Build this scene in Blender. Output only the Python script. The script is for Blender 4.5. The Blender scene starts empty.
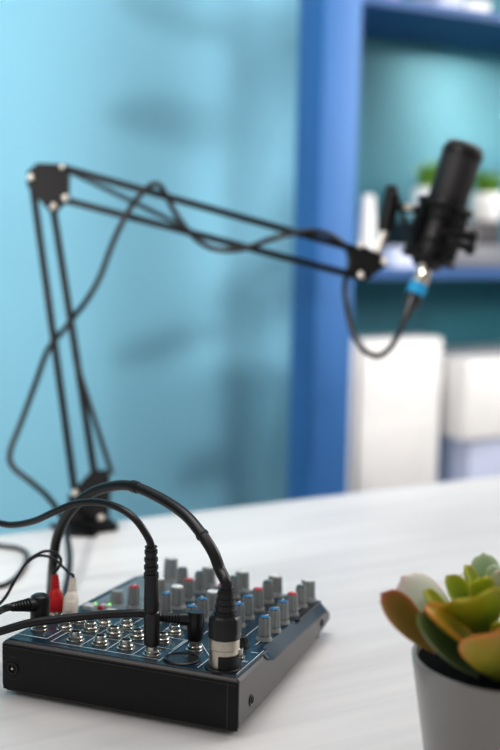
import bpy, bmesh, math, random
from math import sin, cos, pi, radians, sqrt, atan2
from mathutils import Vector as V, Matrix
random.seed(7)
C = bpy.context.scene.collection
sc = bpy.context.scene

# ------------------------------------------------------------------ camera
P0 = V((.2608, -.6936, .3525)); YAW, PITCH, ROLL, FP = -.3554, .132, .0198, 1124.9
fw = V((sin(YAW)*cos(PITCH), cos(YAW)*cos(PITCH), -sin(PITCH)))
rt = fw.cross(V((0, 0, 1))).normalized(); up = rt.cross(fw)
rt, up = rt*cos(ROLL)+up*sin(ROLL), -rt*sin(ROLL)+up*cos(ROLL)
cd = bpy.data.cameras.new('camera'); cam = bpy.data.objects.new('camera', cd); C.objects.link(cam)
M3 = Matrix((rt, up, -fw)).transposed()
cam.matrix_world = Matrix.Translation(P0) @ M3.to_4x4()
cd.sensor_width = 36; cd.sensor_fit = 'VERTICAL'; cd.sensor_height = 36
cd.lens = 36*FP/750; cd.clip_start = .02
cd.dof.use_dof = True; cd.dof.focus_distance = .825; cd.dof.aperture_fstop = 3.3
sc.camera = cam
sc.view_settings.view_transform = 'Standard'; sc.view_settings.gamma = .9; sc.view_settings.exposure = .14

def W(x, y, d):            # photo point at a given distance -> place in the room
    return P0 + d*(fw + rt*(x-250)/FP + up*(375-y)/FP)
# room frame: ex runs along the desk edge / wall, en points to the wall
AE = radians(49.8)
ex = V((cos(AE), sin(AE), 0)); en = V((-sin(AE), cos(AE), 0)); ez = V((0, 0, 1))
def RM(a, b, z): return ex*a + en*b + ez*z

# ------------------------------------------------------------------ materials
def s2l(c):
    return tuple(((v/255)/12.92 if v/255 <= .04045 else ((v/255+.055)/1.055)**2.4) for v in c)+(1,)
MT = {}
def mat(name, col, rough=.5, metal=0, noise=0, nscale=40, bump=0, spec=.5, emit=None, coat=0, sss=0, trans=0):
    if name in MT: return MT[name]
    m = bpy.data.materials.new(name); m.use_nodes = True
    nt = m.node_tree; b = nt.nodes['Principled BSDF']; L = nt.links
    b.inputs['Base Color'].default_value = s2l(col)
    b.inputs['Roughness'].default_value = rough; b.inputs['Metallic'].default_value = metal
    b.inputs['Specular IOR Level'].default_value = spec
    if coat: b.inputs['Coat Weight'].default_value = coat; b.inputs['Coat Roughness'].default_value = .08
    if sss:
        b.inputs['Subsurface Weight'].default_value = sss; b.inputs['Subsurface Scale'].default_value = .01
    if trans: b.inputs['Transmission Weight'].default_value = trans
    if emit:
        b.inputs['Emission Color'].default_value = s2l(col); b.inputs['Emission Strength'].default_value = emit
    if noise or bump:
        tc = nt.nodes.new('ShaderNodeTexCoord'); n = nt.nodes.new('ShaderNodeTexNoise')
        n.inputs['Scale'].default_value = nscale; n.inputs['Detail'].default_value = 4
        L.new(tc.outputs['Object'], n.inputs['Vector'])
        if noise:
            r = nt.nodes.new('ShaderNodeValToRGB')
            c = s2l(col)
            r.color_ramp.elements[0].position = .3; r.color_ramp.elements[1].position = .7
            r.color_ramp.elements[0].color = tuple(v*(1-noise) for v in c[:3])+(1,)
            r.color_ramp.elements[1].color = tuple(min(1, v*(1+noise)) for v in c[:3])+(1,)
            L.new(n.outputs['Fac'], r.inputs['Fac']); L.new(r.outputs['Color'], b.inputs['Base Color'])
        if bump:
            bp = nt.nodes.new('ShaderNodeBump'); bp.inputs['Strength'].default_value = bump
            bp.inputs['Distance'].default_value = .001
            L.new(n.outputs['Fac'], bp.inputs['Height']); L.new(bp.outputs['Normal'], b.inputs['Normal'])
    MT[name] = m; return m

case_m = mat('mixer_case_lit', (60, 56, 56), .32, noise=.1, nscale=300, spec=.6)  # case black lightened: sheen of the lit sides put into the colour
rear_m = mat('mixer_rear_shaded', (13, 12, 13), .4, noise=.1, nscale=300, spec=.3)  # same case black, darker: shade of the rear face put into the colour
panel_m = mat('mixer_panel_blue', (12, 48, 66), .3, noise=.08, nscale=120, coat=.1)
panel_g = mat('mixer_panel_grey', (116, 128, 134), .4, noise=.06, nscale=120)
panel_d = mat('mixer_panel_dark', (30, 34, 40), .35, noise=.06, nscale=120)
white_ink = mat('white_ink', (215, 222, 226), .5, noise=.04)
knob_m = mat('knob_grey', (146, 150, 150), .5, noise=.06, nscale=200)
knob_k = mat('knob_black', (26, 27, 29), .4, noise=.06, nscale=200)
cap_red = mat('cap_red', (190, 38, 48), .35, noise=.05)
cap_blue = mat('cap_blue', (32, 104, 150), .3, noise=.05)
cap_grey = mat('cap_grey', (70, 92, 96), .4, noise=.05)
cap_white = mat('cap_white', (232, 233, 232), .4, noise=.03)
nickel = mat('nickel', (205, 200, 190), .22, 1, noise=.08, nscale=300)
chrome = mat('chrome', (248, 240, 228), .3, 1, noise=.04, nscale=300)
brassy = mat('satin_nickel', (200, 192, 178), .38, 1, noise=.06, nscale=200)
hole_m = mat('socket_black', (9, 9, 10), .6, noise=.05)
rub = mat('rubber_black', (20, 19, 20), .42, noise=.12, nscale=120, bump=.15)
cabm = mat('cable_black', (20, 18, 19), .36, noise=.15, nscale=60, bump=.1)
plas = mat('plug_black', (22, 21, 23), .33, noise=.1, nscale=200)
redp = mat('plug_red', (200, 20, 28), .4, noise=.06, nscale=200)
whtp = mat('plug_cream', (242, 234, 222), .45, noise=.04, nscale=200)
armm = mat('arm_black', (9, 8, 9), .5, noise=.1, nscale=100, spec=.25)
springm = mat('spring_steel', (70, 66, 68), .4, .8, noise=.1, nscale=200)
micm = mat('mic_black', (12, 9, 11), .45, noise=.1, nscale=150, spec=.3)
micg = mat('mic_grille', (15, 11, 13), .55, 0, noise=.3, nscale=900, bump=.5)
cyan = mat('ring_cyan', (25, 150, 200), .4, noise=.05)
green_led = mat('led_green', (120, 235, 50), .4, noise=0, emit=1.2)
grey_pl = mat('switch_white', (210, 212, 210), .45, noise=.04)
potm = mat('pot_ceramic', (150, 147, 144), .32, noise=.03, nscale=20, coat=.3)
soil = mat('soil_black', (5, 4, 5), .95, noise=.4, nscale=300, bump=1, spec=.1)
wallm = mat('wall_blue', (128, 184, 204), .8, noise=.03, nscale=3)
shelfm = mat('shelf_blue', (52, 108, 168), .5, noise=.04, nscale=8)
backm = mat('wall_shade_teal', (30, 118, 132), .55, noise=.04, nscale=4)  # wall shade between the shelves, put into the colour
shelfd = mat('shelf_blue_shaded', (34, 84, 140), .5, noise=.04, nscale=8)  # shelf blue darkened: underside shade put into the board colour
whitep = mat('white_plastic', (236, 234, 232), .4, noise=.02, nscale=20)
lavp = mat('lavender_paper', (205, 212, 235), .6, noise=.04, nscale=30)
greyp = mat('grey_plastic', (120, 122, 128), .5, noise=.08, nscale=30)
darkp = mat('charcoal_plastic', (44, 42, 46), .5, noise=.1, nscale=30)
leafg = mat('fern_green', (112, 158, 50), .5, noise=.25, nscale=60, sss=.1)
floorm = mat('floor_grey', (120, 118, 116), .6, noise=.08, nscale=6)
deskleg = mat('desk_leg', (225, 225, 225), .5, noise=.03)

# white stained wood: grain follows the desk edge
def wood():
    m = bpy.data.materials.new('white_wood'); m.use_nodes = True
    nt = m.node_tree; b = nt.nodes['Principled BSDF']; L = nt.links
    tc = nt.nodes.new('ShaderNodeTexCoord'); mp = nt.nodes.new('ShaderNodeMapping')
    mp.inputs['Scale'].default_value = (2.2, 26, 20)
    n = nt.nodes.new('ShaderNodeTexNoise'); n.inputs['Scale'].default_value = 1.6; n.inputs['Detail'].default_value = 5; n.inputs['Distortion'].default_value = .6
    r = nt.nodes.new('ShaderNodeValToRGB')
    r.color_ramp.elements[0].position = .3; r.color_ramp.elements[0].color = s2l((214, 212, 212))
    r.color_ramp.elements[1].position = .62; r.color_ramp.elements[1].color = s2l((226, 224, 223))
    L.new(tc.outputs['Object'], mp.inputs['Vector']); L.new(mp.outputs['Vector'], n.inputs['Vector'])
    L.new(n.outputs['Fac'], r.inputs['Fac']); L.new(r.outputs['Color'], b.inputs['Base Color'])
    b.inputs['Roughness'].default_value = .42
    bp = nt.nodes.new('ShaderNodeBump'); bp.inputs['Strength'].default_value = .08; bp.inputs['Distance'].default_value = .001
    L.new(n.outputs['Fac'], bp.inputs['Height']); L.new(bp.outputs['Normal'], b.inputs['Normal'])
    return m
woodm = wood()

# ------------------------------------------------------------------ helpers
def link(name, bm, m, parent=None, smooth=True, loc=None, rot=None):
    bmesh.ops.recalc_face_normals(bm, faces=bm.faces)
    me = bpy.data.meshes.new(name); bm.to_mesh(me); bm.free()
    for x in (m if isinstance(m, (list, tuple)) else [m]): me.materials.append(x)
    o = bpy.data.objects.new(name, me); C.objects.link(o)
    if smooth:
        for p in me.polygons: p.use_smooth = True
        me.set_sharp_from_angle(angle=radians(35))
    if parent: o.parent = parent
    if loc is not None: o.location = loc
    if rot is not None: o.rotation_mode = 'QUATERNION'; o.rotation_quaternion = rot
    return o
def thing(name, label, cat, loc=(0, 0, 0), group=None, rotz=0):
    o = bpy.data.objects.new(name, None); C.objects.link(o); o.empty_display_size = .02
    o.location = loc; o.rotation_euler = (0, 0, rotz)
    o['label'] = label; o['category'] = cat
    if group: o['group'] = group
    return o
def tag(o, label, cat, group=None):
    o['label'] = label; o['category'] = cat
    if group: o['group'] = group
    return o
def frame(d, hint=None):
    d = V(d).normalized()
    h = V(hint) if hint is not None else (V((0, 0, 1)) if abs(d.z) < .9 else V((1, 0, 0)))
    a = h.cross(d).normalized(); return a, d.cross(a), d
def lathe(bm, p, d, prof, seg=24, mi=0, rib=0, ribn=0):
    """profile [(distance along d, radius)] revolved round the axis through p"""
    a, b, d = frame(d); p = V(p); rings = []
    for t, r in prof:
        if r <= 1e-7: rings.append([bm.verts.new(p+d*t)])
        else:
            ring = []
            for k in range(seg):
                th = 2*pi*k/seg; rr = r
                if ribn: rr = r*(1+rib*(1 if (k*ribn*2//seg) % 2 else -1))
                ring.append(bm.verts.new(p+d*t+a*rr*cos(th)+b*rr*sin(th)))
            rings.append(ring)
    for r0, r1 in zip(rings, rings[1:]):
        for k in range(seg):
            k2 = (k+1) % seg
            if len(r0) == 1 and len(r1) == 1: continue
            if len(r0) == 1: f = bm.faces.new((r0[0], r1[k], r1[k2]))
            elif len(r1) == 1: f = bm.faces.new((r0[k], r0[k2], r1[0]))
            else: f = bm.faces.new((r0[k], r0[k2], r1[k2], r1[k]))
            f.material_index = mi
def rod(bm, p, q, r, seg=16, bev=None, mi=0):
    p, q = V(p), V(q); l = (q-p).length; bev = r*.2 if bev is None else bev
    lathe(bm, p, q-p, [(0, 0), (0, r-bev), (bev, r), (l-bev, r), (l, r-bev), (l, 0)], seg, mi)
def box(bm, c, ax, ay, az, sx, sy, sz, bev=.001, mi=0, segs=2):
    """box centred at c with unit axes and full sizes, bevelled"""
    t = bmesh.new()
    bmesh.ops.create_cube(t, size=1)
    for v in t.verts: v.co = V((v.co.x*sx, v.co.y*sy, v.co.z*sz))
    if bev: bmesh.ops.bevel(t, geom=t.edges[:], offset=bev, segments=segs, affect='EDGES', profile=.6)
    vm = {}
    for v in t.verts: vm[v] = bm.verts.new(V(c)+V(ax)*v.co.x+V(ay)*v.co.y+V(az)*v.co.z)
    for f in t.faces:
        g = bm.faces.new([vm[v] for v in f.verts]); g.material_index = mi
    t.free()
def wbox(bm, x0, x1, y0, y1, z0, z1, bev=.001, mi=0):
    box(bm, ((x0+x1)/2, (y0+y1)/2, (z0+z1)/2), (1, 0, 0), (0, 1, 0), (0, 0, 1), x1-x0, y1-y0, z1-z0, bev, mi)
def rbox(bm, a0, a1, b0, b1, z0, z1, bev=.002, mi=0):
    box(bm, RM((a0+a1)/2, (b0+b1)/2, (z0+z1)/2), ex, en, ez, a1-a0, b1-b0, z1-z0, bev, mi)
def smoothpath(P, n=8):
    P = [V(p) for p in P]; Q = [2*P[0]-P[1]]+P+[2*P[-1]-P[-2]]; out = []
    for i in range(1, len(Q)-2):
        p0, p1, p2, p3 = Q[i-1:i+3]
        for k in range(n):
            t = k/n
            out.append(.5*((2*p1)+(p2-p0)*t+(2*p0-5*p1+4*p2-p3)*t*t+(3*p1-p0-3*p2+p3)*t**3))
    out.append(P[-1]); return out
def tube(bm, P, r, seg=12, n=8, mi=0, rfun=None):
    Q = smoothpath(P, n); a = None; rings = []
    for i, p in enumerate(Q):
        d = (Q[min(i+1, len(Q)-1)]-Q[max(i-1, 0)]).normalized()
        if a is None: a, b, _ = frame(d)
        else: a = (a-d*a.dot(d)).normalized()
        b = d.cross(a); rr = rfun(i/(len(Q)-1)) if rfun else r
        rings.append([bm.verts.new(p+a*rr*cos(2*pi*k/seg)+b*rr*sin(2*pi*k/seg)) for k in range(seg)])
    for r0, r1 in zip(rings, rings[1:]):
        for k in range(seg):
            f = bm.faces.new((r0[k], r0[(k+1) % seg], r1[(k+1) % seg], r1[k])); f.material_index = mi
    for rg in (rings[0], rings[-1]): bm.faces.new(rg).material_index = mi
def prism(bm, pts, d, mi=0, bev=0):
    """closed outline pts pushed along vector d"""
    A = [bm.verts.new(V(p)) for p in pts]; B = [bm.verts.new(V(p)+V(d)) for p in pts]
    fs = [bm.faces.new(A), bm.faces.new(B[::-1])]
    n = len(pts)
    for i in range(n): fs.append(bm.faces.new((A[i], A[(i+1) % n], B[(i+1) % n], B[i])))
    for f in fs: f.material_index = mi
    if bev:
        es = {e for f in fs for e in f.edges}
        bmesh.ops.bevel(bm, geom=list(es), offset=bev, segments=2, affect='EDGES')
NB = bmesh.new

# ------------------------------------------------------------------ setting
def struct(name, bm, m):
    o = link(name, bm, m, smooth=False); o['kind'] = 'structure'; return o
WB = 1.42   # wall distance
b = NB(); rbox(b, -3.2, 3.6, WB, WB+.1, -.74, 1.9, 0); struct('wall_back', b, wallm)
b = NB(); rbox(b, -3.2, 3.6, -2.6, WB+.1, -.8, -.74, 0); struct('floor', b, floorm)
b = NB(); rbox(b, -3.2, 3.6, WB-.014, WB, -.74, -.65, .003); struct('baseboard_back', b, whitep)

# desk
desk = thing('desk', 'long desk with a white-stained wood grain top carrying the audio mixer', 'desk', RM(.3, .12, -.74))
b = NB()
box(b, (0, 0, 0), (1, 0, 0), (0, 1, 0), (0, 0, 1), 2.6, .9, .03, .003)
top = link('tabletop', b, woodm, desk); top.location = (0, 0, .725)
for sx in (-1, 1):
    for sy in (-1, 1):
        b = NB(); box(b, (sx*1.22, sy*.38, .355), (1, 0, 0), (0, 1, 0), (0, 0, 1), .05, .05, .71, .003)
        link('leg', b, deskleg, desk)
b = NB(); 
for sy in (-1, 1): box(b, (0, sy*.38, .68), (1, 0, 0), (0, 1, 0), (0, 0, 1), 2.39, .025, .06, .002)
link('apron', b, deskleg, desk)
desk.rotation_euler = (0, 0, AE)

# ------------------------------------------------------------------ mixer
H0, SL, WM, DM = .042, -.052, .19, .2213
def pz(v): return H0+SL*v
def PN(u, v, h=0): return V((-u, v, pz(v)+h))
pn = V((0, -SL, 1)).normalized()
mixer = thing('audio_mixer', 'compact black and dark blue audio mixer covered in grey knobs and metal jack sockets', 'mixer', (-.095, .11, 0))
mo = V((-.095, .11, 0))
def mlink(name, bm, m, par=None, smooth=True):
    for v in bm.verts: v.co -= mo
    return link(name, bm, m, par or mixer, smooth)
# case: cross sections across the width, stations along the depth
b = NB(); st = [0, .0015, .03, .052, .062, .072, .1, .14, .18, .205, .216, DM]
def chamf(v):
    t = min(1, max(0, (v-.05)/.022)); t = t*t*(3-2*t); return .0022+.0075*t
def zb(v): return .0035+max(0, (v-.15)/.07)**2*.005
rows = []
for v in st:
    zt = pz(v); k = .0015 if v == 0 else 0
    if v > .21: zt -= (v-.21)*.35
    c = chamf(v)
    def sec(side):
        s = -1 if side == 0 else 1
        x0 = -WM if side == 0 else 0
        out = [(x0-s*.004, zb(v)), (x0, zb(v)+.004), (x0, zt-c*.9-k), (x0-s*c*.9, zt-k)]
        return out
    L_, R_ = sec(0), sec(1)
    rows.append([V((x, v, z)) for x, z in R_+L_[::-1]])
vs = [[b.verts.new(p) for p in r] for r in rows]
for r0, r1 in zip(vs, vs[1:]):
    n = len(r0)
    for i in range(n): b.faces.new((r0[i], r0[(i+1) % n], r1[(i+1) % n], r1[i]))
b.faces.new(vs[0]); b.faces.new(vs[-1][::-1])
b2 = b
# side facet: dark swoop that runs from the jack deck down to the base
case = mlink('case', b, case_m)
case.data.set_sharp_from_angle(angle=radians(12))
# blue trim strips along both shoulders
for side in (0, 1):
    b = NB()
    prev = None
    for v in [.058, .066, .074, .1, .14, .18, .205, .2165]:
        zt = pz(v)-(.0018 if v > .213 else 0); c = chamf(v)
        s = 1 if side else -1; x0 = 0 if side else -WM
        nrm = V((s, 0, 1)).normalized()*.0004
        p = V((x0, v, zt-c*.9))+nrm; q = V((x0-s*(c*.9), v, zt))+nrm
        q2 = V((x0-s*(c*.9+.003), v, zt))+V((0, 0, .0005))
        cur = [b.verts.new(p.lerp(q, .12)), b.verts.new(q), b.verts.new(q2)]
        if prev:
            for i in range(2): b.faces.new((prev[i], prev[i+1], cur[i+1], cur[i]))
        prev = cur
    mlink('shoulder_trim', b, panel_m)
# top panel
def slab(bm, u0, u1, v0, v1, h0, h1, bev=.0003):
    cu, cv = (u0+u1)/2, (v0+v1)/2
    a = V((1, 0, 0)); bb = V((0, 1, SL)).normalized()
    box(bm, PN(cu, cv, (h0+h1)/2), a, bb, pn, abs(u1-u0), abs(v1-v0), h1-h0, bev, 0, 1)
b = NB(); slab(b, .0035, WM-.0035, .0035, .068, -.001, .0006); slab(b, .012, WM-.012, .068, .214, -.001, .0006); mlink('top_panel', b, panel_m)
b = NB(); slab(b, .119, .1755, .0925, .205, -.0005, .0012); mlink('master_section_plate', b, panel_g)
b = NB()
for u0, u1 in ((.0165, .0445), (.048, .076), (.080, .108)):
    slab(b, u0-.012, u1-.012+.002, .148, .209, -.0005, .0011)
mlink('channel_plate', b, panel_d)
# printed white lines and legends
b = NB()
def ink(u0, v0, u1, v1, w=.0007):
    p, q = PN(u0, v0, .0013), PN(u1, v1, .0013); d = (q-p).normalized(); s = d.cross(pn)*w/2
    b.faces.new([b.verts.new(x) for x in (p-s, q-s, q+s, p+s)])
ink(.0045, .006, .0045, .062); ink(.0145, .072, .0145, .208)
for u in (.034, .0645): ink(u, .006, u, .03)
ink(.034, .03, .052, .056); ink(.0645, .03, .0645, .06)
for u in (.0285, .0595, .0905, .119): ink(u, .075, u, .206, .0006)
ink(.066, .0095, .154, .0095); ink(.066, .0345, .154, .0345, .0005); ink(.087, .0095, .087, .0345); ink(.109, .0095, .109, .0345); ink(.13, .0095, .13, .0345); ink(.154, .0095, .154, .0345)
ink(.160, .014, .186, .014, .0012); ink(.160, .014, .160, .05); ink(.066, .0345, .066, .0585); ink(.066, .0585, .17, .0585, .0005)
ink(.09, .0345, .09, .08, .0005); ink(.11, .0345, .11, .08, .0005); ink(.131, .0345, .131, .08, .0005)
ink(.0065, .033, .0105, .033, .001); ink(.0065, .035, .0105, .035, .0005); ink(.0065, .055, .012, .055, .001)
for u in (.014, .044, .075, .107):
    for v in (.088, .111, .134, .160, .185, .207):
        for a in (-130, -60, 60, 130):
            s_, c_ = sin(radians(a)), cos(radians(a))
            ink(u+s_*.0075, v-c_*.0075, u+s_*.0085, v-c_*.0085, .0005)
for u, v in ((.0765, .0285), (.098, .0285), (.12, .0285), (.141, .0285), (.12, .0535), (.10, .0535), (.141, .0535), (.081, .0595)):
    for k in range(4): ink(u-.004+k*.0022, v, u-.0026+k*.0022, v, .0014)
mlink('printed_legend', b, white_ink, smooth=False)
b = NB(); wbox(b, -.1892, -.0008, -.0007, .001, .0045, .0392, .0003); mlink('rear_shade_plate', b, rear_m)  # thin added plate carrying the painted shade of the rear face
# rear groove line and moulded pad (side facing the camera)
b = NB(); wbox(b, -.188, -.002, -.0013, -.0005, .0375, .0379, .0002); wbox(b, -.0085, -.0079, -.0012, -.0005, .005, .0385, 0); mlink('rear_seam', b, mat('seam_grey', (52, 52, 56), .3, noise=.05))
def screw(p, d, r=.0042):
    b = NB(); lathe(b, p, d, [(-.001, 0), (-.001, r), (.0006, r), (.0008, r*.8), (.0002, r*.7), (.0002, 0)], 20)
    s = mlink('screw', b, mat('screw_steel', (70, 68, 72), .35, .7, noise=.1))
    a, c, d = frame(d); b = NB()
    for q in (a, c): box(b, V(p)+V(d)*.0003, q, V(d).cross(q), d, r*1.1, r*.22, .0006, 0)
    for v in b.verts: v.co -= mo
    link('slot', b, hole_m, s, False)
screw((0, .0245, .0175), (1, 0, 0)); screw((0, .198, .0165), (1, 0, 0), .0036)
# power socket at the far end of the rear
b = NB(); lathe(b, (-.1805, 0, .0215), (0, -1, 0), [(-.001, .0092), (.0006, .0092), (.0011, .0086), (.0005, .0078), (.0005, .0048), (.0016, .0044), (.0016, .0034), (.0002, .003), (.0002, 0)], 32)
ps = mlink('power_socket', b, plas)
b = NB(); rod(b, (-.1805, -.0001, .0215), (-.1805, -.0022, .0215), .001)
for v in b.verts: v.co -= mo
link('pin', b, nickel, ps)

def proto_jack():
    b = NB(); lathe(b, (0, 0, 0), (0, 0, 1), [(0, .0068), (.001, .0068), (.0012, .0060), (.0013, .0056), (.0032, .0056), (.0037, .0050), (.0037, .0043), (.0065, .0043), (.0070, .0039), (.0070, .0033), (.0015, .0031), (.0015, 0)], 24)
    j = link('jack_socket', b, nickel, mixer)
    b = NB(); lathe(b, (0, 0, 0), (0, 0, 1), [(.0012, .0028), (.0052, .0031), (.0052, 0)], 16)
    link('socket_hole', b, hole_m, j); return j
def dup(o, par=None):
    c = o.copy(); C.objects.link(c)
    if par: c.parent = par
    for ch in list(o.children): dup(ch, c)
    return c
JR = [(.0755, .0185), (.0985, .0225), (.1195, .0225), (.1405, .0225), (.081, .0485), (.1015, .0475), (.1205, .0455), (.1415, .0475), (.0595, .0585) and (.081, .0705), (.1205, .067), (.1395, .0655), (.1605, .0415), (.1775, .0325), (.0518, .0425), (.1575, .060), (.101, .0695)]
j0 = None
tilt = pn.to_track_quat('Z', 'Y')
for i, (u, v) in enumerate(JR):
    j = proto_jack() if i == 0 else dup(j0); j0 = j0 or j
    j.location = PN(u, v, .0005)-mo; j.rotation_mode = 'QUATERNION'; j.rotation_quaternion = tilt
# small bare jack by the xlr plug
b = NB(); lathe(b, PN(.0165, .0415, .0005), pn, [(0, .005), (.001, .005), (.001, .0034), (.007, .0032), (.0074, .0022), (.003, .002), (.003, 0)], 20); mlink('small_jack_socket', b, nickel)
# xlr sockets
def xlr_sock(u, v):
    b = NB(); lathe(b, PN(u, v, .0005), pn, [(0, .0135), (.0012, .0133), (.0018, .0120), (.0016, .0112), (.0009, .0108), (.0009, 0)], 36)
    s = mlink('xlr_socket', b, plas)
    b = NB()
    for k in range(3):
        a = radians(90+120*k); rod(b, PN(u+cos(a)*.005, v+sin(a)*.005, .0002), PN(u+cos(a)*.005, v+sin(a)*.005, .0018), .0014, 12)
    for vv in b.verts: vv.co -= mo
    link('pin_hole', b, panel_m, s)
xlr_sock(.0515, .0185); xlr_sock(.0185, .0165)

def knob_bm(r=.0046, h=.0175):
    b = NB(); lathe(b, (0, 0, 0), (0, 0, 1), [(0, r*1.4), (.001, r*1.36), (.0035, r*1.08)], 36)
    lathe(b, (0, 0, 0), (0, 0, 1), [(.0040, r*1.12), (.005, r*1.04), (h-.0012, r*.95), (h, r*.86), (h, 0)], 36, 0, .085, 9)
    return b
def proto_knob(m, capm, r=.0046, h=.0175):
    k = link('knob', knob_bm(r, h), m, mixer)
    b = NB(); lathe(b, (0, 0, 0), (0, 0, 1), [(h-.0004, r*.84), (h+.0006, r*.84), (h+.0011, r*.7), (h+.0012, 0)], 24)
    link('knob_cap', b, capm, k)
    b = NB(); box(b, (0, -r*.93, h*.62), (1, 0, 0), (0, 1, 0), (0, 0, 1), .0009, .0014, h*.62, 0); box(b, (0, -r*.45, h+.0012), (1, 0, 0), (0, 1, 0), (0, 0, 1), .0009, r*.9, .0005, 0)
    link('pointer', b, white_ink, k, False); return k
KP = {}
def knob(u, v, kind, ang=0):
    if kind not in KP:
        m, c, r, h = {'blue': (knob_m, cap_blue, .0046, .0175), 'red': (knob_m, cap_red, .0046, .0175), 'grey': (knob_m, cap_grey, .0044, .0175), 'white': (knob_m, cap_white, .0058, .0175),
                      'black': (knob_k, knob_k, .005, .0075), 'tall': (knob_m, cap_white, .0058, .021)}[kind]
        k = proto_knob(m, c, r, h); KP[kind] = k
    else: k = dup(KP[kind])
    k.location = PN(u, v, .0008)-mo; k.rotation_mode = 'QUATERNION'
    k.rotation_quaternion = tilt @ Matrix.Rotation(radians(ang), 3, 'Z').to_quaternion()
rowv = [.088, .111, .134, .159, .185, .206]
for ci, u in enumerate((.0135, .0435, .0745, .1065)):
    kinds = ['blue', 'blue', 'blue', 'red', 'grey', 'white']
    for ri, kd in enumerate(kinds):
        if ci == 3 and ri == 0: kd = 'red'
        if ci == 3 and ri == 2: kd = 'white'
        if ci == 2 and ri == 2: kd = 'white'
        knob(u+.0005*ri, rowv[ri], kd, random.uniform(-60, 60))
knob(.024, .064, 'black', 20)
knob(.139, .117, 'red', 10); knob(.146, .206, 'tall', -20); knob(.1275, .19, 'grey', -20)
knob(.132, .15, 'white', 30)
# stubby grey rotary, push switches and leds
b = NB(); lathe(b, PN(.157, .122, .0008), pn, [(0, .0062), (.001, .006), (.0095, .0052), (.0108, .0045), (.011, 0)], 24); mlink('rotary_switch', b, mat('rotary_grey', (150, 150, 152), .4, noise=.05))
for u, v in ((.1715, .1030), (.1595, .1065), (.149, .097), (.171, .098)):
    b = NB(); slab(b, u-.0042, u+.0042, v-.0022, v+.0022, 0, .0035, .0006); mlink('push_switch', b, grey_pl)
for u, v in ((.1700, .1085), (.1590, .1125)):
    b = NB(); lathe(b, PN(u, v, .0006), pn, [(0, .0015), (.0012, .0015), (.0022, .001), (.0025, 0)], 16); mlink('led', b, green_led)
b = NB(); slab(b, .158, .1625, .097, .1005, .0, .0042, .0006); mlink('red_button', b, cap_red)
# rubber feet
for x in (-.18, -.01):
    for y in (.012, .205):
        b = NB(); rod(b, (x, y, 0), (x, y, .009 if y > .1 else .005), .0055, 20); mlink('foot', b, rub)

# ------------------------------------------------------------------ plugs and cables on the mixer
def ribbed(bm, p, d, L, r0, r1, n, dent=.75, seg=20):
    prof = [(0, 0), (0, r0)]
    for i in range(n):
        t0 = L*(i+.15)/n; t1 = L*(i+.55)/n; t2 = L*(i+.6)/n; t3 = L*(i+.98)/n
        ra = r0+(r1-r0)*(i+.5)/n
        prof += [(t0, ra), (t1, ra), (t2, ra*dent), (t3, ra*dent)]
    prof += [(L, r1), (L, 0)]
    lathe(bm, p, d, prof, seg)

# XLR plug with thick looping cable
xb = PN(.0185, .0165, .003)
xc = thing('microphone_cable', 'thick glossy black cable arcing from a large silver-collared plug at the mixer corner', 'cable', xb)
def lk(name, bm, m, root, o, par=None):
    for v in bm.verts: v.co -= o
    return link(name, bm, m, par or root)
b = NB(); lathe(b, xb, pn, [(-.0055, 0), (-.0055, .0095), (-.0035, .0103), (.0120, .0104), (.0126, .0110), (.0195, .0110), (.020, .0100), (.020, 0)], 36)
pl = lk('plug_collar', b, brassy, xc, xb)
b = NB()   # dark curved band wrapped round the lower collar
a_, b_, _ = frame(pn); ring = []
toC = (P0-xb); toC = (toC-pn*toC.dot(pn)).normalized(); sd = toC.cross(pn)
for t in (-.003, .0085):
    row = []
    for k in range(13):
        th = radians(-105+k*10.5); r = .0108
        row.append(b.verts.new(xb+pn*t+toC*r*cos(th)+sd*r*sin(th)))
    ring.append(row)
for k in range(12): b.faces.new((ring[0][k], ring[0][k+1], ring[1][k+1], ring[1][k]))
lk('collar_dark_band', b, hole_m, xc, xb, None)
b = NB(); lathe(b, xb, pn, [(.0195, .0104), (.0202, .0114), (.027, .0117), (.0345, .0112), (.0362, .0098), (.0362, 0)], 36, 0, .018, 9)
lk('plug_shell', b, plas, xc, xb)
b = NB(); ribbed(b, xb+pn*.036, pn, .0185, .0086, .0058, 4, .88); lk('strain_relief', b, rub, xc, xb)
pt = xb+pn*.0535
b = NB()
A = [pt-pn*.004, pt+pn*.005, W(220, 570, .800), W(213, 552, .804), W(200, 532, .815), W(184, 514, .83), W(160, 498, .85), W(132, 486, .87), W(108, 487, .89), W(86, 496, .91), W(68, 514, .93), W(57, 538, .95), W(53, 566, .965), W(51, 592, 1.0)]
A += [V((-.222, .122, .010)), V((-.215, .095, .0044)), V((-.208, .06, .0044)), V((-.205, .03, .0044))]
tube(b, A, .0042, 16, 8); lk('cable', b, cabm, xc, xb)
Q = smoothpath(A, 8)
for fr, ln in ((.40, .008), (.22, .004)):
    b = NB(); i = int(len(Q)*fr); d = Q[i+1]-Q[i]; rod(b, Q[i], Q[i]+d.normalized()*ln, .0049, 16)
    lk('cable_tie', b, cabm, xc, xb)

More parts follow.
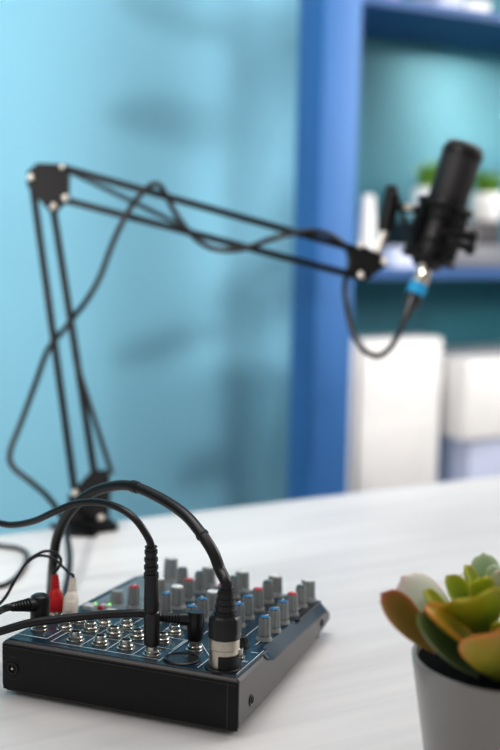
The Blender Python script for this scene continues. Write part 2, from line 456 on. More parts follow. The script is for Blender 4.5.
# straight jack plug (front centre)
jb = PN(.0755, .0185, .003)
jc = thing('jack_cable', 'black cable looping over from an upright straight jack plug in the front row of sockets', 'cable', jb)
b = NB(); rod(b, jb-pn*.001, jb+pn*.007, .0030); lk('plug_tip', b, nickel, jc, jb)
jt = W(151, 548, .80); jd = (jt-jb).normalized(); JL = (jt-jb).length
b = NB(); lathe(b, jb+pn*.005, jd, [(0, 0), (0, .0048), (.001, .0058), (.026, .0058), (.027, .0048), (.0275, 0)], 28); lk('plug_barrel', b, plas, jc, jb)
b = NB(); lathe(b, jb+jd*.032, jd, [(0, 0), (0, .0048), (.0012, .0054), (.026, .0050), (.027, 0)], 28); lk('plug_sleeve', b, rub, jc, jb)
b = NB(); ribbed(b, jb+jd*.058, jd, JL-.057, .0056, .0046, 4, .82); lk('strain_relief', b, rub, jc, jb)
b = NB()
A = [jt-jd*.004, jt+jd*.002, W(146, 534, .80), W(134, 518, .805), W(117, 507, .815), W(96, 502, .83), W(74, 504, .845), W(54, 512, .86), W(34, 521, .88), W(12, 525, .90), W(-15, 523, .92), W(-60, 540, .95), V((-.36, .10, .008)), V((-.42, .16, .0042))]
tube(b, A, .0027, 14, 8); lk('cable', b, cabm, jc, jb)

# right-angle plug beside the xlr plug, cable runs left over the sockets
rb = PN(.0518, .0425, .003)
rc = thing('right_angle_jack_cable', 'black cable lying across the mixer from a right-angled jack plug beside the silver plug', 'cable', rb)
b = NB(); lathe(b, rb-pn*.001, pn, [(0, 0), (0, .0036), (.004, .0038), (.0045, .005), (.006, .005), (.006, 0)], 20); lk('plug_tip', b, nickel, rc, rb)
rh = rb+pn*.0055
b = NB(); lathe(b, rh, pn, [(0, 0), (0, .0055), (.001, .0060), (.015, .0064), (.0200, .0064), (.0212, .0056), (.0214, 0)], 28)
rdir = (W(150, 614, rh.xyz and (rh-P0).dot(fw)*1.0)-(rh+pn*.0155)); rdir.z *= .2; rdir.normalize()
lk('plug_head', b, plas, rc, rb)
b = NB(); rs = rh+pn*.0152; lathe(b, rs, rdir, [(0, 0), (0, .0055), (.011, .0050), (.011, 0)], 24); lk('plug_arm', b, plas, rc, rb)
b = NB(); ribbed(b, rs+rdir*.010, rdir, .0135, .0048, .0036, 6, .8); lk('strain_relief', b, rub, rc, rb)
re = rs+rdir*.0235
b = NB()
A = [re-rdir*.004, re+rdir*.002, W(142, 613.5, .825), W(115, 614, .83), W(90, 616, .835), W(60, 619, .838), W(30, 623, .84), W(5, 630, .842), W(-25, 640, .845), W(-60, 660, .85), V((-.27, -.02, .004)), V((-.33, -.03, .0031))]
tube(b, A, .0031, 14, 8); lk('cable', b, cabm, rc, rb)

# right-angle plug at the left side
lb = PN(.1775, .0325, .005)
lc = thing('headphone_cable', 'black right-angled jack plug and cable at the left end of the mixer', 'cable', lb)
b = NB(); rod(b, lb-pn*.002, lb+pn*.006, .0035); lk('plug_tip', b, nickel, lc, lb)
lh = lb+pn*.003
b = NB(); lathe(b, lh, pn, [(0, 0), (0, .0066), (.001, .0072), (.016, .0076), (.0190, .0070), (.0205, .0045), (.0205, 0)], 28); lk('plug_head', b, plas, lc, lb)
ls_ = lh+pn*.013; le = W(12, 607, (ls_-P0).dot(fw)-.02); ld = (le-ls_).normalized(); LL = (le-ls_).length
b = NB(); lathe(b, ls_, ld, [(0, 0), (0, .0056), (.012, .0052), (.012, 0)], 24); lk('plug_arm', b, plas, lc, lb)
b = NB(); ribbed(b, ls_+ld*.011, ld, LL-.011, .0052, .0034, 6, .82); lk('strain_relief', b, rub, lc, lb)
b = NB(); tube(b, [le-ld*.003, le+ld*.004, W(-2, 612, .85), W(-25, 626, .855), V((-.27, .03, .006)), V((-.33, .035, .003))], .0028, 12); lk('cable', b, cabm, lc, lb)

# RCA pair
rcab = V((-.19, .075, 0))
rca = thing('rca_cable', 'thin twin black lead ending in one red and one cream RCA plug', 'cable', PN(.177, .078, 0))
ro = PN(.177, .078, 0)
def rca_plug(base, topx, topy, m, nm, dep):
    tp = W(topx, topy, dep); d = (tp-base).normalized(); L = (tp-base).length
    b = NB(); lathe(b, base, d, [(-.001, 0), (-.001, .0056), (.0005, .0062), (L*.3, .0061), (L*.45, .0058), (L*.58, .0043)], 24)
    ribbed(b, base+d*L*.57, d, L*.43, .0043, .0030, 5, .84)
    o = lk(nm, b, m, rca, ro)
    b = NB(); box(b, base+d*L*.25-fw*.0062, d.cross(fw).normalized(), d, fw, .006, L*.28, .0018, .0006)
    lk('grip', b, m, rca, ro, o)
    b = NB(); rod(b, base-d*.0035, base+d*.001, .0045); lk('ring_contact', b, nickel, rca, ro, o)
    return tp, d
rcaR = PN(.1845, .069, .004); rcaW = PN(.1715, .069, .004)
# bases chosen so the plugs stand in a row on the left of the panel
t1, d1 = rca_plug(rcaR, 55, 575, redp, 'red_plug', (rcaR-P0).dot(fw)+.008)
t2, d2 = rca_plug(rcaW, 73, 578, whtp, 'cream_plug', (rcaW-P0).dot(fw)+.008)
for base in (rcaR, rcaW):
    b = NB(); lathe(b, base-pn*.0038, pn, [(0, .006), (.001, .006), (.0012, .0043), (.003, .0043), (.003, 0)], 20); mlink('rca_socket', b, nickel)
dd = (t1-P0).dot(fw)
b = NB(); tube(b, [t1-d1*.003, t1+d1*.002, W(59, 567, dd), W(61, 560, dd-.003), W(56, 553, dd-.004), W(46, 551, dd-.004), W(36, 555, dd-.006), W(26, 563, dd-.01), W(16, 579, dd-.012), W(6, 596, dd-.014), W(-6, 610, dd-.02), W(-30, 636, dd-.03), V((-.30, .06, .004)), V((-.36, .08, .0014))], .00115, 10); lk('red_lead', b, cabm, rca, ro)
b = NB(); tube(b, [t2-d2*.003, t2+d2*.002, W(69, 573, dd), W(63, 567, dd+.002), W(56, 560, dd), W(46, 556, dd), W(36, 556.5, dd-.002), W(25, 565, dd-.006), W(14, 582, dd-.009), W(5, 598, dd-.010), W(-8, 611, dd-.017), W(-32, 637, dd-.027), V((-.303, .064, .004)), V((-.363, .085, .0014))], .00115, 10); lk('cream_lead', b, cabm, rca, ro)

# blurred thin cable on the desk at the left
b = NB()
A = [V((-.50, .24, .0022))]+[W(x, y, d) for x, y, d in ((-20, 545, 1.17),)]
def onz(x, y, z=.0026):
    q = fw+rt*(x-250)/FP+up*(375-y)/FP; d = (z-P0.z)/q.z; return P0+q*d
tube(b, [onz(-70, 556), onz(-20, 545), onz(2, 546), onz(20, 549), onz(27, 556), onz(22, 570), onz(10, 582), onz(-4, 587), onz(-40, 592)], .0024, 10)
tag(link('cable_loop', b, cabm), 'loose black cable curling on the desk left of the mixer', 'cable')

# ------------------------------------------------------------------ boom arm
DA = 1.32
base = onz(90, 526, 0); 
arm = thing('boom_stand', 'black scissor boom arm with two parallel bar sections clamped to the desk edge', 'boom arm', base)
def al(name, bm, m, par=None): return lk(name, bm, m, arm, base, par)
def AW(x, y, o=0): return W(x, y, DA+o)
def sqbar(p, q, w=.0075):
    b = NB(); d = q-p; a = d.cross(fw).normalized(); box(b, (p+q)/2, a, d.normalized().cross(a), d.normalized(), w, w, d.length, .0006); return b
for p, q in (((32, 181), (75, 493)), ((53, 207), (97, 490))): al('lower_bar', sqbar(AW(*p), AW(*q)), armm)
for p, q in (((62, 167.5), (358, 250)), ((63, 199.5), (360, 277))): al('upper_bar', sqbar(AW(*p), AW(*q)), armm)
def plate(pts, off, th=.0025):
    b = NB(); prism(b, [AW(x, y, off) for x, y in pts], fw*th, 0, .0004); return b
elb = [(27, 172), (37, 163), (66, 164), (70, 170), (69, 199), (57, 212), (49, 211), (27, 186)]
for o in (-.0075, .005): al('elbow_plate', plate(elb, o), armm)
bs = [(68, 496), (92, 470), (108, 470), (111, 490), (108, 523), (70, 523)]
for o in (-.0075, .005): al('base_plate', plate(bs, o), armm)
en_ = [(351, 248), (360, 244), (376, 252), (384, 257), (386, 266), (366, 281), (356, 280), (351, 270)]
for o in (-.0075, .005): al('end_plate', plate(en_, o), armm)
def bolt(x, y, r=.0046, o=-.0085):
    b = NB(); p = AW(x, y, o); lathe(b, p, -fw, [(-.016, 0), (-.016, .002), (0, .002), (0, r), (.0018, r*.9), (.0032, r*.55), (.0036, 0)], 20); al('bolt', b, chrome)
for x, y in ((31, 177.5), (53.5, 206.5), (65, 198), (62, 167), (75, 493), (101, 518), (360, 245), (361, 275), (384, 261)): bolt(x, y, .0042 if (x, y) != (62, 167) else .0028)
# springs
def spring(p, q, r=.0028, turns=60):
    b = NB(); d = q-p; a, c, dn = frame(d); L = d.length; n = turns*8; P = []
    for i in range(n+1):
        t = i/n; th = 2*pi*turns*t; P.append(p+dn*L*t+a*r*cos(th)+c*r*sin(th))
    tube(b, P, .00085, 5, 1); return b
al('spring', spring(AW(68, 170, -.006), AW(183, 226, -.006)), springm)
al('spring', spring(AW(76, 362, -.006), AW(112, 474, -.006)), springm)
# swivel pin and clamp
b = NB(); pb = AW(90, 521); rod(b, V((pb.x, pb.y, .006)), V((pb.x, pb.y, .03)), .006, 20); al('swivel_pin', b, armm)
cb = V((pb.x, pb.y, 0)); be = cb.dot(en)
edge = .12+.45
ca = cb.dot(ex)
b = NB()
rbox(b, ca-.018, ca+.020, .525, edge+.022, .0003, .0095, .0015)
rbox(b, ca-.026, ca+.026, edge+.004, edge+.022, -.09, .0095, .0015)
rbox(b, ca-.026, ca+.026, .52, edge+.022, -.098, -.088, .0015)
prism(b, [onz(49, 527, .0003), onz(66, 536.5, .0003), onz(95, 537.5, .0003), onz(103, 529, .0003), onz(90, 524.5, .0003)], (0, 0, .004), 0)
al('clamp', b, armm)
b = NB(); sp = RM(ca, .545, -.125); rod(b, sp, RM(ca, .545, -.031), .005, 16); rod(b, RM(ca, .545, -.036), RM(ca, .545, -.0305), .013, 20); rod(b, RM(ca-.025, .545, -.12), RM(ca+.025, .545, -.12), .004, 12); al('clamp_screw', b, chrome)
# chrome knuckle at the tip of the arm and the black yoke piece
b = NB(); rod(b, AW(377, 253), AW(387, 226), .0052, 20, .001); al('chrome_neck', b, chrome)
b = NB(); p, q = AW(385, 232), AW(393, 192); rod(b, p, q, .0098, 24, .003)
rod(b, AW(391, 200), AW(392, 186), .0075, 20, .002)
al('swivel_handle', b, armm)

# ------------------------------------------------------------------ shock mount and microphone
DMc = 1.31
mt, mb_ = W(466, 143, DMc-.012), W(425, 269, DMc+.008)
ax = (mt-mb_).normalized(); ML = (mt-mb_).length
mic = thing('condenser_microphone', 'black cylindrical condenser microphone tilted in its cradle at the arm tip', 'microphone', mb_)
b = NB(); R = .0232
lathe(b, mb_, ax, [(0, 0), (0, .012), (.004, .017), (.012, .021), (.018, R), (ML*.52, R), (ML*.53, R*.96)], 36); lk('body', b, micm, mic, mb_)
b = NB(); lathe(b, mb_, ax, [(ML*.525, R*.97), (ML*.535, R*1.0), (ML-.012, R*1.0), (ML-.004, R*.93), (ML-.0005, R*.7), (ML, 0)], 36); lk('grille', b, micg, mic, mb_)
b = NB(); lathe(b, mb_, ax, [(ML*.52, R*1.0), (ML*.522, R*1.04), (ML*.545, R*1.04), (ML*.547, R)], 36); lk('band', b, micm, mic, mb_)
b = NB(); lathe(b, mb_, ax, [(ML-.016, R), (ML-.0155, R*1.05), (ML-.010, R*1.05), (ML-.009, R*.97)], 36); lk('band', b, micm, mic, mb_)
b = NB(); rod(b, mb_-ax*.008, mb_+ax*.002, .0095, 24); lk('connector', b, nickel, mic, mb_)
sh = thing('shock_mount', 'black ring cradle with struts gripping the microphone on the boom arm', 'shock mount', mb_+ax*.03)
so = mb_+ax*.03
def ringm(bm, c, d, R, r, seg=40):
    a, e_, d = frame(d); n = seg
    rings = []
    for i in range(n):
        t = 2*pi*i/n; o = a*cos(t)+e_*sin(t)
        rings.append([bm.verts.new(c+o*R+o*r*cos(2*pi*k/10)+d*r*sin(2*pi*k/10)) for k in range(10)])
    for i in range(n):
        r0, r1 = rings[i], rings[(i+1) % n]
        for k in range(10): bm.faces.new((r0[k], r0[(k+1) % 10], r1[(k+1) % 10], r1[k]))
for t, RR, nm in ((.012, .029, 'lower_ring'), (ML*.50, .0305, 'upper_ring')):
    b = NB(); ringm(b, mb_+ax*t, ax, RR, .0036); lk(nm, b, armm, sh, so)
for t in (.034, ML*.40):
    b = NB(); ringm(b, mb_+ax*t, ax, .0245, .0025); lk('inner_ring', b, armm, sh, so)
fa, fb, _ = frame(ax)
for k in range(4):
    th = radians(45+90*k); o = fa*cos(th)+fb*sin(th)
    b = NB(); box(b, mb_+ax*(.018+ML*.5)/2+o*.0300, o, ax.cross(o), ax, .004, .013, ML*.5-.008, .001); lk('strut', b, armm, sh, so)
for k in range(8):
    th = radians(45*k+10); o = fa*cos(th)+fb*sin(th); o2 = fa*cos(th+.5)+fb*sin(th+.5)
    for p, q in ((mb_+ax*ML*.50+o*.030, mb_+ax*ML*.40+o2*.025), (mb_+ax*.012+o*.029, mb_+ax*.034+o2*.025)):
        b = NB(); rod(b, p, q, .0013, 8); lk('elastic_cord', b, rub, sh, so)
# lug linking cradle to the arm yoke, and clamp knobs
b = NB(); p, q = W(397, 205, DA-.003), W(425, 212, DMc); rod(b, p, q, .0048, 16); rod(b, W(400, 207, DA), W(407, 228, DA-.005), .003, 12); rod(b, W(407, 228, DA-.005), W(421, 236, DMc), .003, 12)
box(b, W(425, 213, DMc), ax.cross(fw).normalized(), fw, ax, .018, .016, .02, .002)
lk('lug', b, armm, sh, so)
b = NB(); rod(b, W(404, 206, DA-.016), W(413, 208, DA-.016), .0035, 16); lk('chrome_pin', b, chrome, sh, so)
for x, y, x2, y2 in ((447, 240, 468, 248), (440, 232, 470, 236)):
    b = NB(); rod(b, W(x, y, DMc-.03), W(x2, y2, DMc-.02), .005, 16); rod(b, W(x2, y2, DMc-.02), W(x2+5, y2+1.5, DMc-.018), .0075, 20); lk('clamp_knob', b, armm, sh, so)
b = NB(); lathe(b, W(422, 266, DMc-.034), -fw, [(-.02, 0), (-.02, .003), (0, .003), (0, .0042), (.003, .003), (.0035, 0)], 18); lk('screw', b, chrome, sh, so)

# microphone cable with the cyan ringed connector, spiralling back along the arm
c0 = mb_-ax*.008
ml = thing('boom_microphone_cable', 'long black cable from the cyan-ringed microphone connector, wound along the boom arm', 'cable', c0)
xe = W(403, 322, DMc); xd = (xe-c0).normalized(); XL = (xe-c0).length
b = NB(); rod(b, c0, c0+xd*.012, .0098, 24, .001); lk('connector_collar', b, brassy, ml, c0)
b = NB(); rod(b, c0+xd*.011, c0+xd*.026, .0108, 24, .001); lk('cyan_ring', b, cyan, ml, c0)
b = NB(); lathe(b, c0, xd, [(.0255, 0), (.0255, .0104), (.034, .0098), (XL*.7, .0062), (XL, .0036), (XL, 0)], 24); lk('connector_shell', b, plas, ml, c0)
b = NB()
A = [xe-xd*.004, W(400, 331, 1.31), W(391, 347, 1.31), W(378, 356, 1.31), W(364, 350, 1.31), W(353, 333, 1.315), W(347, 308, 1.32), W(345, 285, 1.335), W(350, 262, 1.34), W(345, 246, 1.335), W(330, 235, 1.315), W(312, 231, 1.305), W(290, 234, 1.305), W(268, 240, 1.31), W(250, 247, 1.30), W(232, 250, 1.30), W(212, 248, 1.305), W(195, 238, 1.32), W(180, 220, 1.335), W(170, 203, 1.33), W(162, 188, 1.32), W(154, 184, 1.30), W(143, 192, 1.295), W(131, 207, 1.30), W(119, 229, 1.305), W(110, 250, 1.31), W(100, 277, 1.315), W(87, 300, 1.32), W(75, 315, 1.335), W(62, 332, 1.335), W(48, 350, 1.325), W(36, 382, 1.315), W(22, 420, 1.305), W(10, 452, 1.30), W(13, 467, 1.295), W(31, 482, 1.29), W(48, 497, 1.27), W(60, 514, 1.245), W(66, 532, 1.22), W(69, 552, 1.19), W(68, 578, 1.15), W(63, 602, 1.13)]
A[-1] = onz(66, 598, .004); A[-2] = W(68, 578, 1.10); A[-3] = W(69.5, 556, 1.16)
A += [V((-.208, .155, .0036)), V((-.196, .13, .0036)), V((-.1955, .08, .0036)), V((-.1955, .04, .0036))]
tube(b, A, .0034, 12, 8); lk('cable', b, cabm, ml, c0)

# ------------------------------------------------------------------ potted succulent
pc = W(505, 650, .712); pc = V((pc.x, pc.y, 0)); PR, PH = .0585, .0850
pot = thing('potted_succulent', 'succulent with fleshy green and orange-edged leaves in a white ceramic pot', 'potted plant', pc)
def pl_(name, bm, m, par=None): return lk(name, bm, m, pot, pc, par)
b = NB(); lathe(b, pc, (0, 0, 1), [(0, 0), (0, .043), (.002, .046), (.03, .0500), (PH-.012, .0568), (PH-.004, .0582), (PH-.001, .0585), (PH, .0578), (PH, .0556), (PH-.003, .0545), (PH-.014, .0535), (PH-.014, 0)], 64); pl_('pot', b, potm)
b = NB()
import mathutils
n = 36
lathe(b, pc, (0, 0, 1), [(PH-.0135, .0540), (PH-.004, .0538), (PH-.0035, .045), (PH-.001, .03), (PH+.004, .012), (PH+.004, 0)], 48); pl_('soil', b, soil)

def leafmat(name, c_in, c_edge, c_base=None):
    m = bpy.data.materials.new(name); m.use_nodes = True; nt = m.node_tree; bs_ = nt.nodes['Principled BSDF']; L = nt.links
    at = nt.nodes.new('ShaderNodeAttribute'); at.attribute_name = 'leaf_uv'; sp_ = nt.nodes.new('ShaderNodeSeparateXYZ'); L.new(at.outputs['Vector'], sp_.inputs[0])
    tc = nt.nodes.new('ShaderNodeTexCoord'); n_ = nt.nodes.new('ShaderNodeTexNoise'); n_.inputs['Scale'].default_value = 90; L.new(tc.outputs['Object'], n_.inputs['Vector'])
    ad = nt.nodes.new('ShaderNodeMath'); ad.operation = 'MULTIPLY_ADD'; L.new(n_.outputs['Fac'], ad.inputs[0]); ad.inputs[1].default_value = .35; L.new(sp_.outputs['X'], ad.inputs[2])
    r = nt.nodes.new('ShaderNodeValToRGB'); e = r.color_ramp.elements
    e[0].position = .15; e[0].color = s2l(c_base or c_in); e[1].position = 1.0; e[1].color = s2l(c_edge)
    k = e.new(.45); k.color = s2l(c_in); k = e.new(.86); k.color = s2l(tuple(.6*a_+.4*b_ for a_, b_ in zip(c_in, c_edge)))
    L.new(ad.outputs[0], r.inputs['Fac']); L.new(r.outputs['Color'], bs_.inputs['Base Color'])
    bs_.inputs['Roughness'].default_value = .42; bs_.inputs['Subsurface Weight'].default_value = .15; bs_.inputs['Subsurface Scale'].default_value = .004
    return m
LM = {'brown': leafmat('leaf_bronze', (146, 116, 44), (206, 130, 96), (140, 110, 40)),
      'pale': leafmat('leaf_pale', (212, 220, 206), (226, 208, 204), (150, 172, 120)),
      'olive': leafmat('leaf_olive', (156, 166, 44), (206, 204, 72), (110, 134, 56)),
      'orange': leafmat('leaf_amber', (176, 160, 42), (230, 150, 66), (130, 138, 48)),
      'dark': leafmat('leaf_dark', (84, 108, 62), (128, 140, 80), (60, 84, 56)),
      'lime': leafmat('leaf_lime', (158, 174, 44), (206, 210, 96), (120, 140, 50)),
      'mint': leafmat('leaf_mint', (160, 184, 140), (196, 210, 180), (130, 160, 100))}
def leaf(p, q, w, kind, nrm=(0, 0, 1), cup=.35, curl=.15, th=.0032, blunt=.62):
    p, q = V(p), V(q); d = q-p; L = d.length; d.normalize(); n = V(nrm); n = (n-d*n.dot(d)).normalized(); s = d.cross(n)
    b = NB(); NU, NV = 16, 10; lay = b.verts.layers.float_vector.new('leaf_uv'); G = [[], []]
    for sgn in (0, 1):
        for i in range(NU+1):
            u = i/NU; 
            wd = (u**.62)*((1-u**3.2)**.55)
            wd = max(wd, .14 if u < .2 else 0)*w/2*1.05
            if i == NU: wd = .0001
            row = []
            for j in range(NV+1):
                v = -1+2*j/NV
                edge = sqrt(max(0, 1-v*v))
                off = (1 if sgn == 0 else -1)*th*edge*(.35 if sgn == 0 else 1)*sqrt(max(0, 1-u**4))*(.5+.5*min(1, u*3))
                z = cup*w/2*(v*v)*(wd/(w/2))+curl*L*u*u+off
                vv = b.verts.new(p+d*L*u*(1-.02*v*v)+s*wd*v+n*z)
                vv[lay] = (max(.92*abs(v)**3*min(1, u*1.6), u**3*.95), u, 0)
                row.append(vv)
            G[sgn].append(row)
    for sgn in (0, 1):
        for i in range(NU):
            for j in range(NV):
                f = (G[sgn][i][j], G[sgn][i][j+1], G[sgn][i+1][j+1], G[sgn][i+1][j]); b.faces.new(f)
    bmesh.ops.remove_doubles(b, verts=b.verts, dist=.00003)
    return pl_('leaf', b, LM[kind])
def LP(bx, by, bd, tx, ty, td, wpx, kind, nrm=(0, 0, 1), **k):
    leaf(W(bx, by, bd), W(tx, ty, td), wpx*((bd+td)/2)/FP, kind, nrm, **k)
dC = .712
camup = up
F_ = -fw
LP(436, 652, .69, 376, 594, .690, 50, 'brown', F_*.8+up*.6, cup=.4, curl=.12)
LP(460, 640, .695, 402, 575, .705, 68, 'pale', F_*.95+up*.3, cup=-.25, curl=-.10)
LP(478, 676, .675, 408, 618, .662, 56, 'dark', F_*.6+up*.7, cup=.35, curl=.1)
LP(463, 636, .68, 418, 592, .672, 30, 'olive', F_*.5+up*.7, cup=.5, curl=.1)
LP(492, 660, .68, 419, 610, .655, 50, 'orange', up*.8-fw*.5, cup=.5, curl=.05)
LP(484, 640, .69, 474, 596, .652, 98, 'olive', F_*.9-up*.2, cup=-.35, curl=.0)
LP(502, 682, .68, 490, 632, .628, 96, 'orange', F_*.9-up*.2, cup=-.35, curl=.0)
LP(480, 625, .70, 444, 575, .700, 36, 'lime', F_*.7+up*.5, cup=.6, curl=.05)
LP(487, 620, .71, 461, 565, .715, 28, 'lime', F_*.6+rt*.7, cup=.5, curl=.08)
LP(488, 618, .70, 480, 575, .680, 40, 'olive', F_, cup=-.3, curl=.05)
LP(478, 618, .72, 455, 586, .74, 44, 'mint', F_+up*.5, cup=.4)
LP(492, 605, .72, 484, 552, .725, 44, 'mint', F_+up*.2, cup=-.3, curl=-.1)
LP(478, 612, .74, 468, 568, .76, 44, 'pale', F_+up*.3, cup=-.2, curl=-.05)
LP(508, 645, .69, 500, 608, .650, 44, 'lime', F_, cup=-.3)
LP(505, 605, .71, 502, 570, .695, 34, 'pale', F_, cup=-.3, curl=-.05)
LP(500, 600, .715, 494, 565, .71, 26, 'mint', F_+rt*.3, cup=-.3, curl=-.1)
# rest of the rosette, right and back
cc = pc+V((.012, .012, PH+.004))
for ring_, (nn, r_, zt, wd, kinds) in enumerate(((7, .062, .012, .03, ('orange', 'dark', 'brown')), (7, .046, .032, .027, ('olive', 'lime', 'pale')), (6, .03, .046, .022, ('mint', 'olive', 'mint')), (4, .014, .052, .014, ('pale', 'mint')))):
    for k in range(nn):
        a = radians(-75+ (205 if ring_ < 3 else 360)*k/nn + ring_*13)+AE-radians(35)
        o = V((cos(a), sin(a), 0)); leaf(cc+o*.006, cc+o*r_+ez*zt, wd, kinds[k % len(kinds)], (0, 0, 1), cup=.45, curl=.12)
b = NB(); tube(b, [pc+V((.004, .004, PH-.01)), pc+V((.008, .008, PH+.01)), cc+V((0, 0, .02))], .006, 12); pl_('stem', b, LM['dark'])

# ------------------------------------------------------------------ shelf unit
F1 = 1.10
shelf = thing('shelf_unit', 'tall blue open shelf unit with thick posts standing against the wall', 'shelf unit', RM(.81, F1, -.74))
s0 = RM(.81, F1, -.74)
def sl(name, bm, m=shelfm): return lk(name, bm, m, shelf, s0)
PX0, PX1 = .762, .844
RX = 2.0
for a0 in (PX0, RX):
    for f0, f1 in ((F1, F1+.088), (WB-.09, WB-.022)):
        if a0 == PX0 and f0 > F1: continue
        b = NB(); rbox(b, a0, a0+.082, f0, f1, -.74, 1.15, .003); sl('post', b)
for z0, z1 in ((.758, .775), (.256, .277), (-.235, -.205), (1.11, 1.15)):
    b = NB(); prism(b, [RM(PX1+.0005, F1+.004, z0), RM(PX1+.0005, F1+.085, z0), RM(.955, WB-.022, z0), RM(RX-.0005, WB-.022, z0), RM(RX-.0005, F1+.004, z0)], (0, 0, z1-z0), 0, .0015); sl('shelf_board', b, shelfd)
b = NB(); rbox(b, .955, RX+.07, WB-.021, WB-.0165, -.70, 1.15, 0); sl('shaded_wall_panel', b, backm)  # added sheet behind the shelves, coloured as the wall in shade

# things on the shelves
def sbox(name, label, cat, a0, a1, b0, b1, z0, z1, m, bev=.004, root=None, group=None):
    b = NB(); rbox(b, a0, a1, b0, b1, z0, z1, bev); o = link(name, b, m); tag(o, label, cat, group); return o
# white computer tower style case with ribbed lower front
tw0 = RM(.97, F1+.07, -.205)
tw = thing('computer_tower', 'white computer tower with ribbed front standing behind the desk beside the blue post', 'computer', tw0)
b = NB(); rbox(b, .856, 1.088, F1+.03, F1+.115, -.195, .137, .006); lk('case', b, whitep, tw, tw0)
b = NB()
for k in range(12): rbox(b, .893+k*.0145, .893+k*.0145+.0085, F1+.028, F1+.031, -.18, -.03, .001)
lk('front_rib', b, whitep, tw, tw0)
b = NB(); rbox(b, .880, .885, F1+.0275, F1+.031, -.19, .138, .0005); lk('front_seam', b, mat('seam_dark', (150, 146, 144), .5, noise=.05), tw, tw0)
b = NB()
for aa in (.885, 1.06): 
    for bb in (F1+.05, F1+.095): rod(b, RM(aa, bb, -.205), RM(aa, bb, -.194), .01)
lk('foot', b, darkp, tw, tw0)
# white printer with a wide upper body over a narrower base
pr0 = RM(1.3, F1+.12, -.205)
pr = thing('printer', 'white printer with overhanging upper body on the low shelf at the right edge', 'printer', pr0)
b = NB(); rbox(b, 1.125, 1.46, F1+.0, F1+.27, -.075, .090, .008); lk('upper_body', b, whitep, pr, pr0)
b = NB(); rbox(b, 1.160, 1.44, F1+.02, F1+.26, -.205, -.0755, .005); lk('base', b, lavp, pr, pr0)
# narrow white vase
vz = .277
def PLN(x, y, p):
    q = fw+rt*(x-250)/FP+up*(375-y)/FP; d = (p-P0.dot(en))/q.dot(en); return P0+q*d
va = PLN(364, 260, F1+.032).dot(ex)
b = NB(); lathe(b, RM(va+.004, F1+.032, vz), (0, 0, 1), [(0, 0), (0, .018), (.003, .0205), (.04, .0200), (.08, .0170), (.115, .0140), (.135, .0125), (.138, .0115), (.138, .008), (.13, .007), (.13, 0)], 32)
tag(link('slim_vase', b, whitep), 'slim tapered white vase on the middle shelf beside the blue post', 'vase')
# white boxes / book on the shelf behind arm joint
a1 = PLN(385, 260, F1+.04).dot(ex); a2 = PLN(411, 260, F1+.04).dot(ex)
sbk = NB(); rbox(sbk, a1, a2, F1+.01, F1+.16, vz, vz+.012, .001); rbox(sbk, a1+.002, a2-.003, F1+.012, F1+.158, vz+.012, vz+.036, .0005)
rbox(sbk, a1, a2, F1+.01, F1+.16, vz+.036, vz+.040, .001)
tag(link('white_book', sbk, lavp), 'thick white book lying on the middle shelf behind the arm tip', 'book')
# white pots with green plants
def fernpot(px, dep, h, zb_, label, r=.034):
    a0 = PLN(px, 240, dep).dot(ex); o0 = RM(a0, dep, zb_)
    t = thing('potted_plant', label, 'potted plant', o0, 'small potted plants on the middle shelf')
    b = NB(); lathe(b, o0, (0, 0, 1), [(0, 0), (0, r*.72), (.003, r*.82), (h*.5, r), (h*.85, r*.98), (h, r*.84), (h-.002, r*.76), (h-.012, r*.76), (h-.012, 0)], 32); lk('pot', b, whitep, t, o0)
    b = NB(); lathe(b, o0, (0, 0, 1), [(h-.012, r*.75), (h-.006, r*.5), (h-.005, 0)], 24); lk('soil', b, soil, t, o0)
    b = NB(); rnd = random.Random(int(px))
    for i in range(110):
        a = rnd.uniform(0, 2*pi); l = rnd.uniform(.04, .08); o = V((cos(a), sin(a), 0)); sp = rnd.uniform(.15, .9)
        p = o0+ez*(h-.008)+o*rnd.uniform(0, r*.6); pts = [p, p+o*l*sp*.4+ez*l*.55, p+o*l*sp+ez*l*(.95-.5*sp)]
        s = o.cross(ez)*.0028; Q = smoothpath(pts, 3); pv = None
        for ii, q in enumerate(Q):
            wv = s*(1-(ii/(len(Q)-1))**2*.9); cur = (b.verts.new(q-wv), b.verts.new(q+wv))
            if pv: b.faces.new((pv[0], pv[1], cur[1], cur[0]))
            pv = cur
    lk('foliage', b, leafg, t, o0)
    return t
# charcoal storage box carries the pots
ba, bb2 = PLN(424, 250, F1+.06).dot(ex), PLN(492, 250, F1+.06).dot(ex)
st0 = RM((ba+bb2)/2, F1+.12, vz)
stt = thing('storage_box', 'charcoal box with a grey slotted front on the middle shelf behind the microphone', 'box', st0)
b = NB(); rbox(b, ba, bb2, F1+.035, F1+.2, vz, vz+.093, .004); lk('body', b, darkp, stt, st0)
b = NB(); rbox(b, ba-.002, bb2+.002, F1+.02, F1+.036, vz+.002, vz+.045, .003)
for k in range(4): rbox(b, ba+.06+k*.014, ba+.068+k*.014, F1+.03, F1+.036, vz+.05, vz+.075, .001)
lk('front_panel', b, greyp, stt, st0)
fernpot(427, F1+.085, .066, vz+.093, 'small white pot of bright green grass, just left of the microphone')
fernpot(485, F1+.085, .060, vz+.093, 'small rounded white pot with green shoots, just right of the microphone')
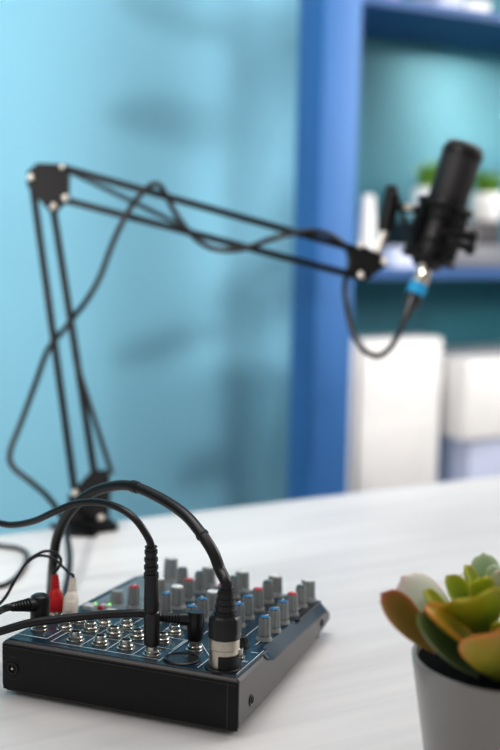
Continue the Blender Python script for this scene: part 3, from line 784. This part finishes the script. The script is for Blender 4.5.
# things on the top shelf
tz = .775
for i, (x0, x1, h, lab, m) in enumerate(((438, 462, .05, 'pale lavender box on the top shelf, left of the white one', lavp), (466, 490, .04, 'small white box on the top shelf, right of the lavender one', whitep), (382, 400, .03, 'small lilac box on the top shelf nearest the blue post', mat('lilac', (170, 150, 205), .6, noise=.05)))):
    aa, ab = PLN(x0, 10, F1+.1).dot(ex), PLN(x1, 10, F1+.1).dot(ex)
    t0 = RM((aa+ab)/2, F1+.1, tz); t = thing('small_box', lab, 'box', t0, None)
    b = NB(); rbox(b, aa, ab, F1+.10, F1+.2, tz, tz+h*.7, .002); lk('body', b, m, t, t0)
    b = NB(); rbox(b, aa-.001, ab+.001, F1+.099, F1+.201, tz+h*.7, tz+h, .002); lk('lid', b, m, t, t0)

# tall leafy plant on the floor left of the desk, just outside the frame: its shadow falls on the wall
fp = RM(-.112, .64, -.74)
ft = thing('floor_plant', 'tall leafy plant in a white floor pot behind the left end of the desk', 'plant', fp)
b = NB(); lathe(b, fp, (0, 0, 1), [(0, 0), (0, .08), (.01, .085), (.22, .07), (.235, .06), (.235, .055), (.22, .055), (.22, 0)], 32); lk('pot', b, whitep, ft, fp)
b = NB(); tube(b, [fp+ez*.2, fp+ez*.6+ex*.01, fp+ez*1.1-ex*.005, fp+ez*1.5], .011, 10); lk('stem', b, darkp, ft, fp)
def bigleaf(z, dx, dn, dz, w):
    p = fp+ez*(z+.74); q = p+ex*dx+en*dn+ez*dz; b = NB(); d = q-p; sd_ = d.cross(en).normalized(); pv = None
    for i in range(11):
        t = i/10; c = p+d*t-ez*.03*t*t; hw = w*.5*sin(pi*min(1, t*.97+.02))**.7; cur = [b.verts.new(c-sd_*hw+en*.01), b.verts.new(c), b.verts.new(c+sd_*hw+en*.01)]
        if pv:
            for k in range(2): b.faces.new((pv[k], pv[k+1], cur[k+1], cur[k]))
        pv = cur
    lk('leaf', b, leafg, ft, fp)
for a_ in ((.60, -.15, .02, .05, .055), (.62, -.10, -.03, .0, .05), (.60, .05, .02, .03, .04), (.71, -.13, .02, .06, .045), (.68, .02, .02, .12, .05),
           (.37, -.13, .03, -.01, .04), (.20, -.1, -.02, .04, .06), (.10, .09, .02, .05, .06), (.44, .06, -.02, .05, .03), (0, -.12, .02, .05, .06)):
    bigleaf(*a_)

# ------------------------------------------------------------------ light
w = bpy.data.worlds.new('world'); sc.world = w; w.use_nodes = True
bg = w.node_tree.nodes['Background']; bg.inputs[0].default_value = (1.0, .96, .96, 1); bg.inputs[1].default_value = .34
def area(name, loc, tgt, sx, sy, power, col=(1, 1, 1), spread=180):
    l = bpy.data.lights.new(name, 'AREA'); l.shape = 'RECTANGLE'; l.size = sx; l.size_y = sy; l.energy = power; l.color = col; l.spread = radians(spread)
    o = bpy.data.objects.new(name, l); C.objects.link(o); o.location = loc
    o.rotation_euler = (V(tgt)-V(loc)).to_track_quat('-Z', 'Y').to_euler(); return o
area('window_light', RM(2.0, .35, 1.25), RM(.2, .3, 0), 1.3, .9, 24, (1, .98, .96))
area('overhead_light', RM(.1, .45, 1.7), RM(.1, .35, 0), 1.2, .7, 13, (1, .98, .96))
area('wall_wash', RM(-.9, .2, 1.4), RM(.15, 1.42, .45), .7, .7, 3, (1, .97, .92))
sl_ = bpy.data.lights.new('side_spot', 'SPOT'); sl_.energy = 96; sl_.spot_size = radians(50); sl_.spot_blend = .35; sl_.shadow_soft_size = .035; sl_.color = (1, .98, .96)
so_ = bpy.data.objects.new('side_spot', sl_); C.objects.link(so_); so_.location = RM(-1.3, -.4, .7)
so_.rotation_euler = (RM(.58, 1.42, .38)-RM(-1.3, -.4, .7)).to_track_quat('-Z', 'Y').to_euler()
area('wall_patch', RM(.12, .25, 2.3), RM(.12, 1.42, .3), .78, .75, 1.2, (1, .98, .95), 25)
area('wall_strip', RM(.84, .25, 2.3), RM(.84, 1.42, .3), .14, .6, .25, (1, .98, .95), 12)
area('shelf_fill', RM(2.3, -.5, .8), RM(1.1, 1.15, .1), .5, .5, 3.6, (1, .98, .97), 70)
area('shelf_patch', RM(2.6, -1.0, .85), RM(1.33, 1.4, .58), .26, .22, .3, (1, 1, 1), 6)
area('shelf_patch_small', RM(2.6, -1.0, .95), RM(1.25, 1.4, .71), .12, .10, .1, (1, 1, 1), 6)
